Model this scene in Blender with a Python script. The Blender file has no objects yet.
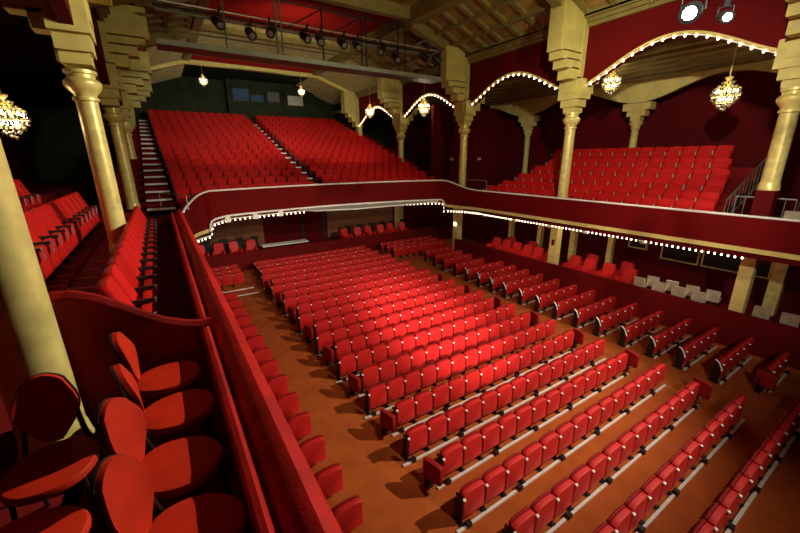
import bpy, bmesh, math, random
from mathutils import Vector, Matrix
random.seed(7)
S = bpy.context.scene
COL = S.collection
PI = math.pi
EYE = Vector((0, 0, 6.05))

# ---------------------------------------------------------------- camera
YAW, PITCH, ROLL, FPX = math.radians(32.63), math.radians(16.62), math.radians(-0.47), 363.8
fw = Vector((math.sin(YAW)*math.cos(PITCH), math.cos(YAW)*math.cos(PITCH), -math.sin(PITCH)))
rt = Vector((math.cos(YAW), -math.sin(YAW), 0)); up = rt.cross(fw)
R_ = math.cos(ROLL)*rt + math.sin(ROLL)*up
U_ = -math.sin(ROLL)*rt + math.cos(ROLL)*up
cam = bpy.data.cameras.new('camera'); cam.sensor_width = 36; cam.lens = FPX*36/800; cam.clip_start = .05; cam.clip_end = 200
co = bpy.data.objects.new('camera', cam); COL.objects.link(co)
M4 = Matrix((R_, U_, -fw)).transposed().to_4x4(); M4.translation = EYE
co.matrix_world = M4
S.camera = co

# ---------------------------------------------------------------- world, exposure, lamps
S.view_settings.view_transform = 'Standard'; S.view_settings.look = 'None'
S.view_settings.gamma = 1; S.view_settings.use_curve_mapping = False
S.view_settings.exposure = 0.0
w = bpy.data.worlds.new('world'); S.world = w; w.use_nodes = True
w.node_tree.nodes['Background'].inputs[0].default_value = (.9, .45, .3, 1)
w.node_tree.nodes['Background'].inputs[1].default_value = .008

def spot(name, loc, target, power, angle, blend=.5, radius=.15, color=(1, .84, .62)):
    l = bpy.data.lights.new(name, 'SPOT'); l.energy = power; l.spot_size = math.radians(angle); l.spot_blend = blend
    l.shadow_soft_size = radius; l.color = color
    o = bpy.data.objects.new(name, l); COL.objects.link(o); o.location = loc
    o.rotation_euler = (Vector(target)-Vector(loc)).to_track_quat('-Z', 'Y').to_euler()
    return o
def point(name, loc, power, radius=.1, color=(1, .8, .55)):
    l = bpy.data.lights.new(name, 'POINT'); l.energy = power; l.shadow_soft_size = radius; l.color = color
    o = bpy.data.objects.new(name, l); COL.objects.link(o); o.location = loc
    return o
WARM = (1, .90, .72)
# lanterns over the house, on the gantry and balcony opposite; fill lights are added
spot('stalls_key_light', (13.2, -1.2, 9.8), (4.4, 9.3, 0), 7400, 64, .8, .10, WARM)
spot('stalls_front_light', (6.0, -8.0, 9.0), (7.2, 10.0, 0), 4300, 50, .9, .2, WARM)
spot('stalls_pool_light', (4.5, -8.0, 9.2), (7.1, 9.3, .4), 25000, 14.5, 1, .2, (1, .92, .90))
spot('circle_front_light', (6.5, -6.0, 10.0), (6.6, 15.6, 4.4), 4600, 34, .8, .2, WARM)
spot('circle_light', (3.6, 16.2, 9.4), (3.6, 26, 7.2), 680, 84, .8, .15, WARM)
spot('circle_light', (9.2, 16.2, 9.4), (9.4, 26, 7.2), 680, 84, .8, .15, WARM)
spot('gallery_light', (4.0, 1.5, 9.9), (15.8, 8.0, 5.6), 3900, 58, .8, .2, WARM)
spot('right_front_fill', (2.6, -2.5, 7.6), (14.9, 6.0, 1.8), 2300, 42, .9, .2, WARM)  # added front fill for the lower right pillars, not a house lantern
spot('side_box_light', (8.6, 4.6, 9.95), (-.6, 2.5, 4.9), 4300, 44, .35, .03, WARM)
spot('left_gallery_light', (9.5, 4.3, 9.6), (-1.0, 9.8, 6.2), 4300, 44, .6, .1, WARM)
spot('ceiling_fill', (8.5, 3.0, 8.9), (11.6, 12.5, 11.6), 1100, 95, .9, .3, (1, .90, .50))  # the ceiling spots are added uplight, not lamps of the house
spot('ceiling_fill', (4.0, 4.0, 8.9), (1.4, 13.0, 11.6), 800, 95, .9, .3, (1, .90, .50))
spot('ceiling_fill', (6.0, 16.3, 9.9), (6.4, 22.5, 12.2), 380, 130, .9, .3, (1, .90, .52))
for yy in (13.1, 11.2, 9.0, 7.2, 5.4): point('box_glow', (14.6, yy, 3.05), 22, .08, (1, .82, .6))
for xx, pw in ((2.2, 22), (4.6, 18), (9.6, 18), (12.0, 22), (14.4, 22)): point('rear_box_fill', (xx, 19.6, 3.35), pw, .08, (1, .82, .6))  # added points brightening the rear boxes, without fittings of their own

# ---------------------------------------------------------------- materials
MATS = {}
def mat(name, col, rough=.7, metal=0, noise=0, nscale=8, bump=0, bscale=60, emit=0, ecol=None, spec=.5, col2=None, sheen=0, stretch=None):
    m = bpy.data.materials.new(name); m.use_nodes = True; nt = m.node_tree; b = nt.nodes['Principled BSDF']
    b.inputs['Base Color'].default_value = (*col, 1); b.inputs['Roughness'].default_value = rough
    b.inputs['Metallic'].default_value = metal; b.inputs['Specular IOR Level'].default_value = spec
    if sheen: b.inputs['Sheen Weight'].default_value = sheen
    tc = nt.nodes.new('ShaderNodeTexCoord'); src = tc.outputs['Object']
    if stretch:
        mp = nt.nodes.new('ShaderNodeMapping'); mp.inputs['Scale'].default_value = stretch
        nt.links.new(src, mp.inputs[0]); src = mp.outputs[0]
    if noise or col2:
        n = nt.nodes.new('ShaderNodeTexNoise'); n.inputs['Scale'].default_value = nscale; n.inputs['Detail'].default_value = 4
        nt.links.new(src, n.inputs['Vector'])
        mx = nt.nodes.new('ShaderNodeMix'); mx.data_type = 'RGBA'
        rmp = nt.nodes.new('ShaderNodeMapRange'); rmp.inputs[1].default_value = .32; rmp.inputs[2].default_value = .68
        nt.links.new(n.outputs[0], rmp.inputs[0]); nt.links.new(rmp.outputs[0], mx.inputs[0])
        c2 = col2 or tuple(c*(1-noise) for c in col)
        mx.inputs[6].default_value = (*col, 1); mx.inputs[7].default_value = (*c2, 1)
        nt.links.new(mx.outputs[2], b.inputs['Base Color'])
    if bump:
        n2 = nt.nodes.new('ShaderNodeTexNoise'); n2.inputs['Scale'].default_value = bscale; n2.inputs['Detail'].default_value = 3
        nt.links.new(src, n2.inputs['Vector'])
        bp = nt.nodes.new('ShaderNodeBump'); bp.inputs['Strength'].default_value = bump; bp.inputs['Distance'].default_value = .02
        nt.links.new(n2.outputs[0], bp.inputs['Height']); nt.links.new(bp.outputs[0], b.inputs['Normal'])
    if emit:
        b.inputs['Emission Color'].default_value = (*(ecol or col), 1); b.inputs['Emission Strength'].default_value = emit
    MATS[name] = m; return m
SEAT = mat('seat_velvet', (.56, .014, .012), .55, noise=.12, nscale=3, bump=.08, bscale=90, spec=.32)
CSEAT = mat('circle_velvet', (.52, .006, .004), .65, noise=.2, nscale=3, spec=.15)
GSEAT = mat('gallery_velvet', (.58, .009, .007), .6, noise=.15, nscale=3, bump=.08, bscale=90, spec=.2)
BACKR = mat('shaded_backrest_cloth', (.24, .005, .005), .65, noise=.12, nscale=3, spec=.2)  # darker than the pads: shade on the backrests put into the colour
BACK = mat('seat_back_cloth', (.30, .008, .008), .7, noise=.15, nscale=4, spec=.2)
CHAIR = mat('chair_velvet', (.60, .026, .006), .6, noise=.25, nscale=5, bump=.08, bscale=80, spec=.2)
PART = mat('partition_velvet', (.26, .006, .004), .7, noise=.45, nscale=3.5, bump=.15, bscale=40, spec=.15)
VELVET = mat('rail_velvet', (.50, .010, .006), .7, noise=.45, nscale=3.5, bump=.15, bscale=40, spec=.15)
FRONT = mat('balcony_cloth', (.16, .003, .003), .75, noise=.25, nscale=1.2, spec=.1)
WALLR = mat('dark_red_paint', (.13, .003, .003), .75, noise=.2, nscale=.8, spec=.12)
WALLD = mat('deep_red_paint', (.11, .003, .004), .8, noise=.3, nscale=.9, spec=.12)
DADO = mat('dado_cloth', (.15, .004, .004), .75, noise=.2, nscale=1.5, spec=.12)
CARPET = mat('orange_carpet', (.45, .100, .017), .85, noise=.25, nscale=2.2, bump=.1, bscale=120, spec=.15, col2=(.35, .072, .013))
REDCARPET = mat('red_carpet', (.20, .008, .006), .9, noise=.3, nscale=3, bump=.1, bscale=120, spec=.15)
GOLD = mat('gold_paint', (.94, .79, .26), .32, .18, noise=.3, nscale=5, bump=.12, bscale=14, spec=.5)
CREAM = mat('cream_gold_paint', (.66, .56, .17), .6, .05, noise=.2, nscale=2.5, bump=.05, bscale=12, spec=.4)
TRIM = mat('white_moulding_paint', (.93, .90, .80), .5)
GBAND = mat('pale_gold_paint', (.86, .72, .24), .45, .1, noise=.15, nscale=4)
WOOD = mat('coffer_wood', (.40, .25, .07), .6, noise=.5, nscale=2.5, col2=(.20, .12, .03), stretch=(1, .4, 1))
RIB = mat('coffer_rib', (.27, .215, .06), .6, noise=.3, nscale=4)
JOIST = mat('pale_joist', (.46, .36, .15), .6, noise=.3, nscale=4)
REDCEIL = mat('ceiling_red', (.32, .006, .006), .7, noise=.2, nscale=1, spec=.15)
GREEN = mat('dark_green_paint', (.030, .042, .018), .7, noise=.35, nscale=1.2, spec=.2)
BLACK = mat('black_metal', (.012, .011, .012), .4, .3, spec=.5)
KICK = mat('grey_green_board', (.30, .33, .26), .5, .0, noise=.25, nscale=3)
GREY = mat('grey_green_steel', (.16, .19, .15), .5, .3, noise=.25, nscale=3)
STEEL = mat('bright_steel', (.62, .60, .56), .35, .8)
WHITE = mat('white_metal_strip', (.80, .77, .72), .45, .1, noise=.12, nscale=12)
TIP = mat('pale_armrest_cap', (.85, .82, .74), .3, .1)
BWOOD = mat('black_stained_wood', (.020, .010, .009), .45)
CRYSTAL = mat('cut_glass', (.16, .13, .08), .08, 0, spec=1.0)
BULB = mat('warm_bulb_glass', (1, .9, .7), .3, emit=9, ecol=(1, .80, .50))
BULBC = mat('chandelier_bulb_glass', (1, .9, .7), .3, emit=24, ecol=(1, .85, .6))
LENS = mat('lit_lantern_lens', (1, 1, .97), .2, emit=40, ecol=(1, .98, .93))
LENSD = mat('dark_lantern_lens', (.25, .28, .3), .1, .4)
GLASS = mat('booth_glass', (.03, .06, .10), .08, 0, emit=.035, ecol=(.25, .45, .75))
PALE = mat('lit_pale_panel', (.72, .70, .62), .6, noise=.15, nscale=3)
TAN = mat('tan_wood_panel', (.32, .11, .03), .6, noise=.4, nscale=3, stretch=(4, 4, .5))
CLOTH = mat('white_tablecloth', (.78, .75, .70), .8)
SATIN = mat('cream_satin', (.72, .60, .42), .35, .35, noise=.3, nscale=5)

# ---------------------------------------------------------------- mesh helpers
class MB:
    def __init__(s): s.bm = bmesh.new(); s.mi = 0
    def f(s, vs):
        try:
            fc = s.bm.faces.new(vs); fc.material_index = s.mi; return fc
        except ValueError: return None
    def box(s, x0, x1, y0, y1, z0, z1, mtx=None):
        P = [Vector(p) for p in ((x0,y0,z0),(x1,y0,z0),(x1,y1,z0),(x0,y1,z0),(x0,y0,z1),(x1,y0,z1),(x1,y1,z1),(x0,y1,z1))]
        if mtx: P = [mtx @ p for p in P]
        v = [s.bm.verts.new(p) for p in P]
        for q in ((0,3,2,1),(4,5,6,7),(0,1,5,4),(1,2,6,5),(2,3,7,6),(3,0,4,7)): s.f([v[i] for i in q])
        return s
    def tube(s, pts, r, n=8, cap=True, closed=False):
        pts = [Vector(p) for p in pts]; rings = []; L = len(pts)
        rs = r if isinstance(r, (list, tuple)) else [r]*L
        prev = None
        for i, p in enumerate(pts):
            a = pts[i-1] if (i > 0 or closed) else p; b = pts[(i+1) % L] if (i < L-1 or closed) else p
            t = (b-a).normalized()
            ref = prev if prev is not None and abs(prev.dot(t)) < .95 else (Vector((0,0,1)) if abs(t.z) < .9 else Vector((1,0,0)))
            u = (ref - t*ref.dot(t)).normalized(); v = t.cross(u); prev = u
            rings.append([s.bm.verts.new(p + rs[i]*(math.cos(2*PI*k/n)*u + math.sin(2*PI*k/n)*v)) for k in range(n)])
        m = L if closed else L-1
        for i in range(m):
            A, B = rings[i], rings[(i+1) % L]
            for k in range(n): s.f([A[k], A[(k+1) % n], B[(k+1) % n], B[k]])
        if cap and not closed: s.f(rings[0][::-1]); s.f(rings[-1])
        return s
    def lathe(s, prof, n=20, c=(0,0,0), mtx=None):
        c = Vector(c); rings = []
        for r, z in prof:
            ring = []
            for k in range(n):
                p = Vector((r*math.cos(2*PI*k/n), r*math.sin(2*PI*k/n), z))
                if mtx: p = mtx @ p
                ring.append(s.bm.verts.new(p + c))
            rings.append(ring)
        for i in range(len(rings)-1):
            A, B = rings[i], rings[i+1]
            for k in range(n): s.f([A[k], A[(k+1) % n], B[(k+1) % n], B[k]])
        s.f(rings[0][::-1]); s.f(rings[-1]); return s
    def prism(s, poly, d, mtx=None):
        """poly: list of 3D points (planar), extruded by vector d"""
        d = Vector(d); A = [Vector(p) for p in poly]; B = [p+d for p in A]
        if mtx: A = [mtx @ p for p in A]; B = [mtx @ p for p in B]
        A = [s.bm.verts.new(p) for p in A]; B = [s.bm.verts.new(p) for p in B]
        s.f(A[::-1]); s.f(B); n = len(A)
        for i in range(n): s.f([A[i], A[(i+1) % n], B[(i+1) % n], B[i]])
        return s
    def pad(s, outline, y0, y1, puff=.02, inset=.90, mtx=None):
        """cushion: outline (x,z) between y0 (front) and y1 (back), pillowed front"""
        cx = sum(p[0] for p in outline)/len(outline); cz = sum(p[1] for p in outline)/len(outline)
        layers = [(inset, y0), (1, y0+puff), (1, y1-puff*.6), (.95, y1)]; rings = []
        for k, y in layers:
            ring = []
            for x, z in outline:
                p = Vector((cx+(x-cx)*k, y, cz+(z-cz)*k))
                if mtx: p = mtx @ p
                ring.append(s.bm.verts.new(p))
            rings.append(ring)
        n = len(outline)
        for i in range(len(rings)-1):
            A, B = rings[i], rings[i+1]
            for k in range(n): s.f([A[k], A[(k+1) % n], B[(k+1) % n], B[k]])
        s.f(rings[0][::-1]); s.f(rings[-1]); return s
    def ribbon(s, path, thick):
        """path: (x,y,z0,z1) along a line; wall of given thickness (to the left of travel)"""
        n = len(path); nor = []
        for i in range(n):
            a = path[max(i-1,0)]; b = path[min(i+1,n-1)]
            t = Vector((b[0]-a[0], b[1]-a[1], 0)).normalized(); nor.append(Vector((-t.y, t.x, 0)))
        R = []
        for (x,y,z0,z1), q in zip(path, nor):
            R.append([s.bm.verts.new(p) for p in ((x,y,z0),(x,y,z1),(x+q.x*thick,y+q.y*thick,z1),(x+q.x*thick,y+q.y*thick,z0))])
        for i in range(n-1):
            A, B = R[i], R[i+1]
            for k in range(4): s.f([A[k], A[(k+1) % 4], B[(k+1) % 4], B[k]])
        s.f(R[0][::-1]); s.f(R[-1]); return s
    def build(s, name, m, parent=None, smooth=True, loc=None):
        bmesh.ops.recalc_face_normals(s.bm, faces=s.bm.faces)
        me = bpy.data.meshes.new(name); s.bm.to_mesh(me); s.bm.free()
        for x in (m if isinstance(m, (list, tuple)) else [m]): me.materials.append(x)
        if smooth:
            for p in me.polygons: p.use_smooth = True
            me.set_sharp_from_angle(angle=math.radians(38))
        o = bpy.data.objects.new(name, me); COL.objects.link(o)
        if parent: o.parent = parent
        if loc: o.location = loc
        return o
def tag(o, label=None, cat=None, group=None, kind=None):
    if label: o['label'] = label
    if cat: o['category'] = cat
    if group: o['group'] = group
    if kind: o['kind'] = kind
    return o
def empty(name, loc, rz=0):
    o = bpy.data.objects.new(name, None); COL.objects.link(o); o.location = loc; o.rotation_euler = (0,0,rz); o.empty_display_size = .1
    return o
def copy_tree(o, parent=None):
    c = o.copy(); COL.objects.link(c)
    if parent: c.parent = parent
    for ch in list(o.children): copy_tree(ch, c)
    return c
def struct(o): o['kind'] = 'structure'; return o
def project(p):
    q = Vector(p)-EYE; c = q.dot(fw)
    if c < .1: return None
    return (400+FPX*q.dot(R_)/c, 266.5-FPX*q.dot(U_)/c, c)
def in_frame(p, mx=14, my=14):
    q = project(p)
    return q and -mx < q[0] < 800+mx and -my < q[1] < 533+my
ORD = ('zeroth first second third fourth fifth sixth seventh eighth ninth tenth eleventh twelfth thirteenth fourteenth fifteenth sixteenth '
       'seventeenth eighteenth nineteenth twentieth twenty-first twenty-second twenty-third twenty-fourth twenty-fifth').split()

# ================================================================ THE SETTING
XC = 6.37
# --- stalls floor, gently raked towards the rear
def floor_z(y): return max(0, (y-6)*.0214)
def rake(x, y):
    """row position read on a flat floor -> the same place on the raked floor"""
    zf = max(0, .02*(y-6)); k = (5.43-zf)/5.43
    return (x*k, y*k, floor_z(y*k))
b = MB(); b.prism([(-1.3, -6, -.2), (-1.3, -6, 0), (-1.3, 6, 0), (-1.3, 24, floor_z(24)), (-1.3, 24, -.2)], (20.3, 0, 0)); struct(b.build('floor', CARPET, smooth=False))
# --- dado walls round the stalls
b = MB(); b.box(14.62, 14.78, -6, 16.6, 0, 1.27); struct(b.build('wall_dado_right', DADO))
b = MB(); b.prism([(14.56, -6, 0), (14.56, 6, 0), (14.56, 16.6, floor_z(16.6)), (14.56, 16.6, floor_z(16.6)+.1), (14.56, 6, .1), (14.56, -6, .1)], (.06, 0, 0)); struct(b.build('baseboard_right', CARPET, smooth=False))
b = MB(); b.box(-1.3, 18.4, 20.25, 20.4, .1, 1.32); struct(b.build('wall_dado_rear', DADO))
b = MB(); b.box(14.78, 18.6, -6, 16.6, -.02, .78); struct(b.build('floor_box_right', REDCARPET))
b = MB(); b.box(-1.3, 18.4, 20.4, 23.4, -.02, .85); struct(b.build('floor_box_rear', REDCARPET))
b = MB(); b.box(18.4, 18.6, -6, 24.6, 0, 3.35); struct(b.build('wall_stalls_right', WALLD))
b = MB(); b.box(-1.5, 18.6, 23.4, 23.6, 0, 3.75); struct(b.build('wall_stalls_rear', WALLR))
b = MB(); b.box(-1.5, -1.3, -6, 24.6, 0, 3.4); struct(b.build('wall_stalls_left', WALLD))
# tan panelling and doors on the rear stalls wall
def panel(name, x0, x1, z0, z1, m, y=23.4, d=.06):
    q = MB(); q.box(x0, x1, y-d, y, z0, z1); return struct(q.build(name, m))
panel('wall_rear_panelling', 1.2, 4.9, .85, 3.6, TAN); panel('wall_rear_panelling', 9.1, 14.3, .85, 3.6, TAN)
panel('door_1', 7.5, 8.75, .85, 3.2, WALLR); panel('trim_1', 7.33, 7.47, .85, 3.5, BWOOD); panel('trim_2', 8.78, 8.95, .85, 3.5, BWOOD)
panel('door_2', 14.5, 15.3, .85, 3.1, GBAND)
# --- soffits under the balconies
b = MB(); b.box(13.36, 18.6, -6, 14.6, 3.32, 3.5); struct(b.build('ceiling_box_right', WALLD))
# --- rear circle, stepped floor (17 tiers)
NT, TY, TZ, Y0, Z0 = 17, .85, .262, 16.45, 4.2
b = MB()
poly = [(0, Y0, 3.9)]
for j in range(NT):
    poly += [(0, Y0+j*TY, Z0+j*TZ), (0, Y0+(j+1)*TY, Z0+j*TZ)]
poly += [(0, 32.6, Z0+(NT-1)*TZ), (0, 32.6, 3.9)]
b.prism([(-1.6, p[1], p[2]) for p in poly], (16.8, 0, 0)); struct(b.build('floor_circle', REDCARPET, smooth=False))
# --- right gallery: four tiers rising to the side
GROW = [(14.30, 3.85), (15.0, 4.09), (15.75, 4.44), (16.5, 4.79), (17.25, 5.16), (18.0, 5.62)]
b = MB()
poly = [(13.42, 3.5), (13.42, 3.85)]
for i, (x, z) in enumerate(GROW):
    if i: poly += [(x-.30, GROW[i-1][1]), (x-.30, z)]
poly += [(19.6, 5.62), (19.6, 3.5)]
b.prism([(p[0], 4.3, p[1]) for p in poly], (0, 9.6, 0))
b.box(13.42, 19.6, -6, 4.3, 3.5, 3.85); b.box(13.42, 19.6, 13.9, 15.2, 3.5, 4.05); b.box(14.9, 19.6, 15.2, 32.6, 3.9, 4.2)
struct(b.build('floor_gallery_right', REDCARPET, smooth=False))
# --- left gallery
b = MB()
b.box(-.9, .2, -2, 15.0, 3.45, 3.65); b.box(-2.3, -.9, 3.6, 15.0, 3.45, 4.05); b.box(-2.3, -.9, -2, 3.6, 3.45, 3.86); b.box(-2.3, -1.55, 4.2, 15, 4.05, 4.12); b.box(-.9, .2, -2, 3.58, 3.65, 3.86); b.box(-.9, -.8, -2, 3.58, 3.45, 3.86)
b.box(-3.6, -2.3, -2, 17, 3.45, 4.50); b.box(-7, -3.6, -2, 32.6, 3.45, 4.85); b.box(-2.3, -1.6, 15, 32.6, 3.45, 4.05)
struct(b.build('floor_gallery_left', REDCARPET, smooth=False))
# --- outer walls
b = MB(); b.box(19.4, 19.6, -6, 32.6, 3.5, 10.6); struct(b.build('wall_right', WALLD))
b = MB(); b.box(-6.8, -6.6, -6, 32.6, 3.5, 10.6); struct(b.build('wall_left', WALLD))
b = MB(); b.box(-6.8, 19.6, 32.4, 32.6, 3.5, 12.9); struct(b.build('wall_rear', GREEN))
b = MB(); b.box(13.95, 14.15, 15.4, 32.4, 4.2, 4.9); struct(b.build('wall_circle_side', WALLD))
b = MB(); b.box(13.6, 19.4, 17.6, 17.8, 4.2, 8.9); struct(b.build('wall_gallery_end', WALLD))
# --- gallery ceilings
b = MB(); b.prism([(13.7, -6, 9.75), (19.5, -6, 9.1), (19.5, -6, 9.3), (13.7, -6, 9.95)], (0, 38.4, 0)); struct(b.build('ceiling_gallery_right', RIB, smooth=False))
b = MB(); b.prism([(-.97, -6, 9.75), (-6.7, -6, 9.1), (-6.7, -6, 9.3), (-.97, -6, 9.95)], (0, 38.4, 0)); struct(b.build('ceiling_gallery_left', GREEN, smooth=False))

# --- spandrel walls with wave arches
COLY = [-3.0, 3.0, 9.0, 15.0, 21.0, 27.0]
def arch_z(t): return 8.42 + 1.03*max(0, .5-.5*math.cos(2*PI*t))**.70
def arch_pts(ya, yb, n=28):
    return [(ya+.22+(yb-ya-.44)*k/n, arch_z(k/n)) for k in range(n+1)]
def spandrel(name, x, thick, m, ztop, ys):
    q = MB()
    for a, c in zip(ys[:-1], ys[1:]):
        lo = [(a, 8.42)] + arch_pts(a, c) + [(c, 8.42)]
        for (y0, z0), (y1, z1) in zip(lo[:-1], lo[1:]):
            if y1-y0 < 1e-6: continue
            q.prism([(x, y0, z0), (x, y1, z1), (x, y1, ztop), (x, y0, ztop)], (thick, 0, 0))
    o = q.build(name, m, smooth=False); return struct(o)
spandrel('wall_spandrel_right', 13.55, .22, WALLR, 10.85, COLY)
spandrel('wall_spandrel_left', -1.10, .22, WALLD, 10.85, [-3.2, 3.42, 10.3, 17.0, 23.0, 29.0])
# --- main ceiling
ZS, ZF = 10.72, 12.2     # springing and flat
XL, XR = -.9, 13.64
def zr(x):      # underside height of the sloping parts
    d = min(x-XL, XR-x); return min(ZF, ZS + d*(11.9-ZS)/3.3) if d < 3.3 else ZF
b = MB()
for x0, x1, z0, z1 in ((10.3, XR, 11.9, ZS), (XL, 2.44, ZS, 11.9)):
    b.prism([(x0, -6, z0), (x1, -6, z1), (x1, -6, z1+.2), (x0, -6, z0+.2)], (0, 33.4, 0))
b.box(2.4, 10.34, -6, 27.4, ZF, ZF+.2)
for side in (0, 1):
    b.mi = 1   # coffer ribs: lengthwise and up the slope
    X = (lambda d: XR-d) if side == 0 else (lambda d: XL+d)
    for d in (.32, 1.22, 2.12, 3.02):
        z = ZS + d*(11.9-ZS)/3.3
        xa, xb = sorted((X(d-.09), X(d+.09))); b.box(xa, xb, -6, 20.6, z-.16, z+.1)
    for k in range(28):
        y = -5.6 + k*.95
        for (dy, hh) in ((.09, .14),):
            P = [(X(0), y-dy, ZS-hh), (X(3.3), y-dy, 11.9-hh), (X(3.3), y-dy, 11.9+.05), (X(0), y-dy, ZS+.05)]
            b.prism(P, (0, 2*dy, 0))
    b.mi = 2   # slender joists further back
    for k in range(16):
        y = 20.9 + k*.4
        P = [(X(0), y-.05, ZS-.16), (X(3.3), y-.05, 11.9-.16), (X(3.3), y-.05, 11.95), (X(0), y-.05, ZS+.05)]
        b.prism(P, (0, .10, 0))
b.mi = 2
for k in range(16): b.box(2.44, 10.3, 20.8+k*.4, 20.92+k*.4, ZF-.22, ZF)
for k in range(7): b.box(2.44, 10.3, -5+k*3, -4.8+k*3, ZF-.2, ZF)
o = struct(b.build('ceiling', [WOOD, RIB, JOIST], smooth=False))
b = MB(); b.box(2.62, 10.12, 16.3, 20.7, ZF-.06, ZF-.01); struct(b.build('ceiling_red_panel', REDCEIL))
# beams of the roof
b = MB(); b.box(2.27, 2.62, -6, 27.2, 11.62, 12.2); struct(b.build('ceiling_beam', RIB, smooth=False))
b = MB(); b.box(10.12, 10.47, -6, 27.2, 11.62, 12.2); struct(b.build('ceiling_beam', RIB, smooth=False))
for y in (3, 9, 15, 21):
    b = MB()
    for X in ((lambda d: XR-d), (lambda d: XL+d)):
        P = [(X(0), y-.16, ZS-.42), (X(3.4), y-.16, 11.9-.42), (X(3.4), y-.16, 12), (X(0), y-.16, ZS)]
        b.prism(P, (0, .32, 0))
    b.box(2.44, 10.3, y-.16, y+.16, 11.75, 12.2)
    struct(b.build('ceiling_beam', RIB, smooth=False))
# cornice along the top of the spandrel walls
for n, x0, sgn in (('trim_3', 13.55, -1), ('trim_4', -.80, 1)):
    b = MB()
    for dx, z0, z1 in ((.32, 10.62, 10.74), (.22, 10.50, 10.62), (.12, 10.38, 10.50)):
        xa, xb = sorted((x0, x0+sgn*dx)); b.box(xa, xb, -6, 27, z0, z1)
    struct(b.build(n, RIB, smooth=False))
# arch beam at the back of the house with red fascia over it
b = MB()
E1 = [(-.9, 10.6), (2.4, 11.72), (10.3, 11.72), (13.64, 10.6)]
for (xa, za), (xb, zb) in zip(E1[:-1], E1[1:]): b.prism([(xa, 26.9, za-.20), (xb, 26.9, zb-.20), (xb, 26.9, zb), (xa, 26.9, za)], (0, .4, 0))
struct(b.build('trim_5', GBAND, smooth=False))
b = MB(); b.prism([(1.2, 27.0, 11.32), (2.4, 27.0, 11.72), (10.3, 27.0, 11.72), (11.5, 27.0, 11.32), (11.5, 27, 12.4), (1.2, 27, 12.4)], (0, .2, 0)); struct(b.build('wall_rear_fascia', REDCEIL))
b = MB()
for (xa, za), (xb, zb) in zip(E1[:-1], E1[1:]): b.prism([(xa, 27.3, za), (xb, 27.3, zb), (xb, 27.3, zb+.2), (xa, 27.3, za+.2)], (0, 5.2, 0))
b.mi = 1
for k in range(9):
    y = 27.6+k*.5
    for (xa, za), (xb, zb) in ((E1[0], E1[1]), (E1[2], E1[3])): b.prism([(xa, y, za-.15), (xb, y, zb-.15), (xb, y, zb), (xa, y, za)], (0, .1, 0))
struct(b.build('ceiling_rear', [GREEN, JOIST], smooth=False))

# --- balcony fronts (one cloth-covered front running round the house)
P = [(13.3, -4, 4.47, 3.5), (13.3, 6, 4.47, 3.5), (13.3, 12.6, 4.47, 3.5), (13.27, 13.4, 4.47, 3.5), (13.2, 13.8, 4.50, 3.5), (13.08, 14.2, 4.58, 3.5), (12.9, 14.6, 4.72, 3.52), (12.72, 14.85, 4.83, 3.54), (12.55, 15.02, 4.90, 3.56)]
REAR0 = []
for k in range(21):
    x = 12.3 - k*(12.3-1.45)/20; y = 15.2 + 1.0*(1-((x-XC)/5.9)**2); REAR0.append((x, y, 4.93, 3.92))
PL = [(1.25, 15.1, 4.92, 3.48), (1.05, 14.95, 4.86, 3.46), (.85, 14.7, 4.75, 3.45), (.68, 14.35, 4.64, 3.44), (.55, 13.95, 4.57, 3.43), (.46, 13.5, 4.52, 3.42), (.43, 13.2, 4.50, 3.42)]
b = MB(); b.ribbon(P + [(12.52, 15.04, 4.90, 3.9)] + REAR0 + [(1.27, 15.09, 4.92, 3.9)] + PL, -.14)
struct(b.build('wall_balcony_front', FRONT))
PATH = [(p[0], p[1]+.13) for p in [(13.27, 13.4), (12.9, 14.6), (12.5, 15.05)] + REAR0 + [(1.2, 15.05), (.8, 14.6), (.45, 13.4)]]
b = MB(); b.prism([(18.6, 13.5, 3.72)] + [(x, y, 3.72) for x, y in PATH] + [(.13, 13.6, 3.72), (.13, 15.05, 3.72), (-1.5, 15.05, 3.72), (-1.5, 23.6, 3.72), (18.6, 23.6, 3.72)], (0, 0, .17)); struct(b.build('ceiling_stalls_rear', WALLD, smooth=False))
b = MB(); b.prism([(14.2, 15.3, 3.9)] + [(x, y, 3.9) for x, y in PATH[2:-2]] + [(-1.5, 15.1, 3.9), (-1.5, 16.45, 3.9), (14.2, 16.45, 3.9)], (0, 0, .16)); struct(b.build('floor_circle_front', REDCARPET, smooth=False))
def off(path, d, zi, dz=0):
    out = []
    n = len(path)
    for i in range(n):
        a = path[max(i-1,0)]; c = path[min(i+1,n-1)]; t = Vector((c[0]-a[0], c[1]-a[1], 0)).normalized()
        out.append((path[i][0]-t.y*d, path[i][1]+t.x*d, path[i][zi]+dz))
    return out
FULL = P + REAR0 + PL
b = MB(); b.tube(off(FULL, .035, 2, -.01), .034, 8); struct(b.build('trim_6', TRIM))
# lower mouldings
def band(path, zi, z0, z1, d=.03, m=GBAND, name='trim_7'):
    q = MB(); q.ribbon([(x, y, z+z0, z+z1) for x, y, z in off(path, d, zi)], -.08); return struct(q.build(name, m))
band(P, 3, -.02, .11, name='trim_7')
band(PL, 3, -.02, .10, name='trim_8')
step_r = [(12.53, 15.06, 3.58), (12.45, 15.10, 3.75), (12.38, 15.13, 3.87), (12.25, 15.17, 3.93)]
step_l = [(1.28, 15.06, 3.50), (1.30, 15.07, 3.70), (1.36, 15.1, 3.84), (1.5, 15.14, 3.92)]
b = MB(); b.tube([(x, y-.05, z) for x, y, z in step_r] + [(p[0], p[1]-.04, 3.93) for p in REAR0[1:-1]] + [(x, y-.05, z) for x, y, z in step_l[::-1]], .04, 8); struct(b.build('trim_9', TRIM))
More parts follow.
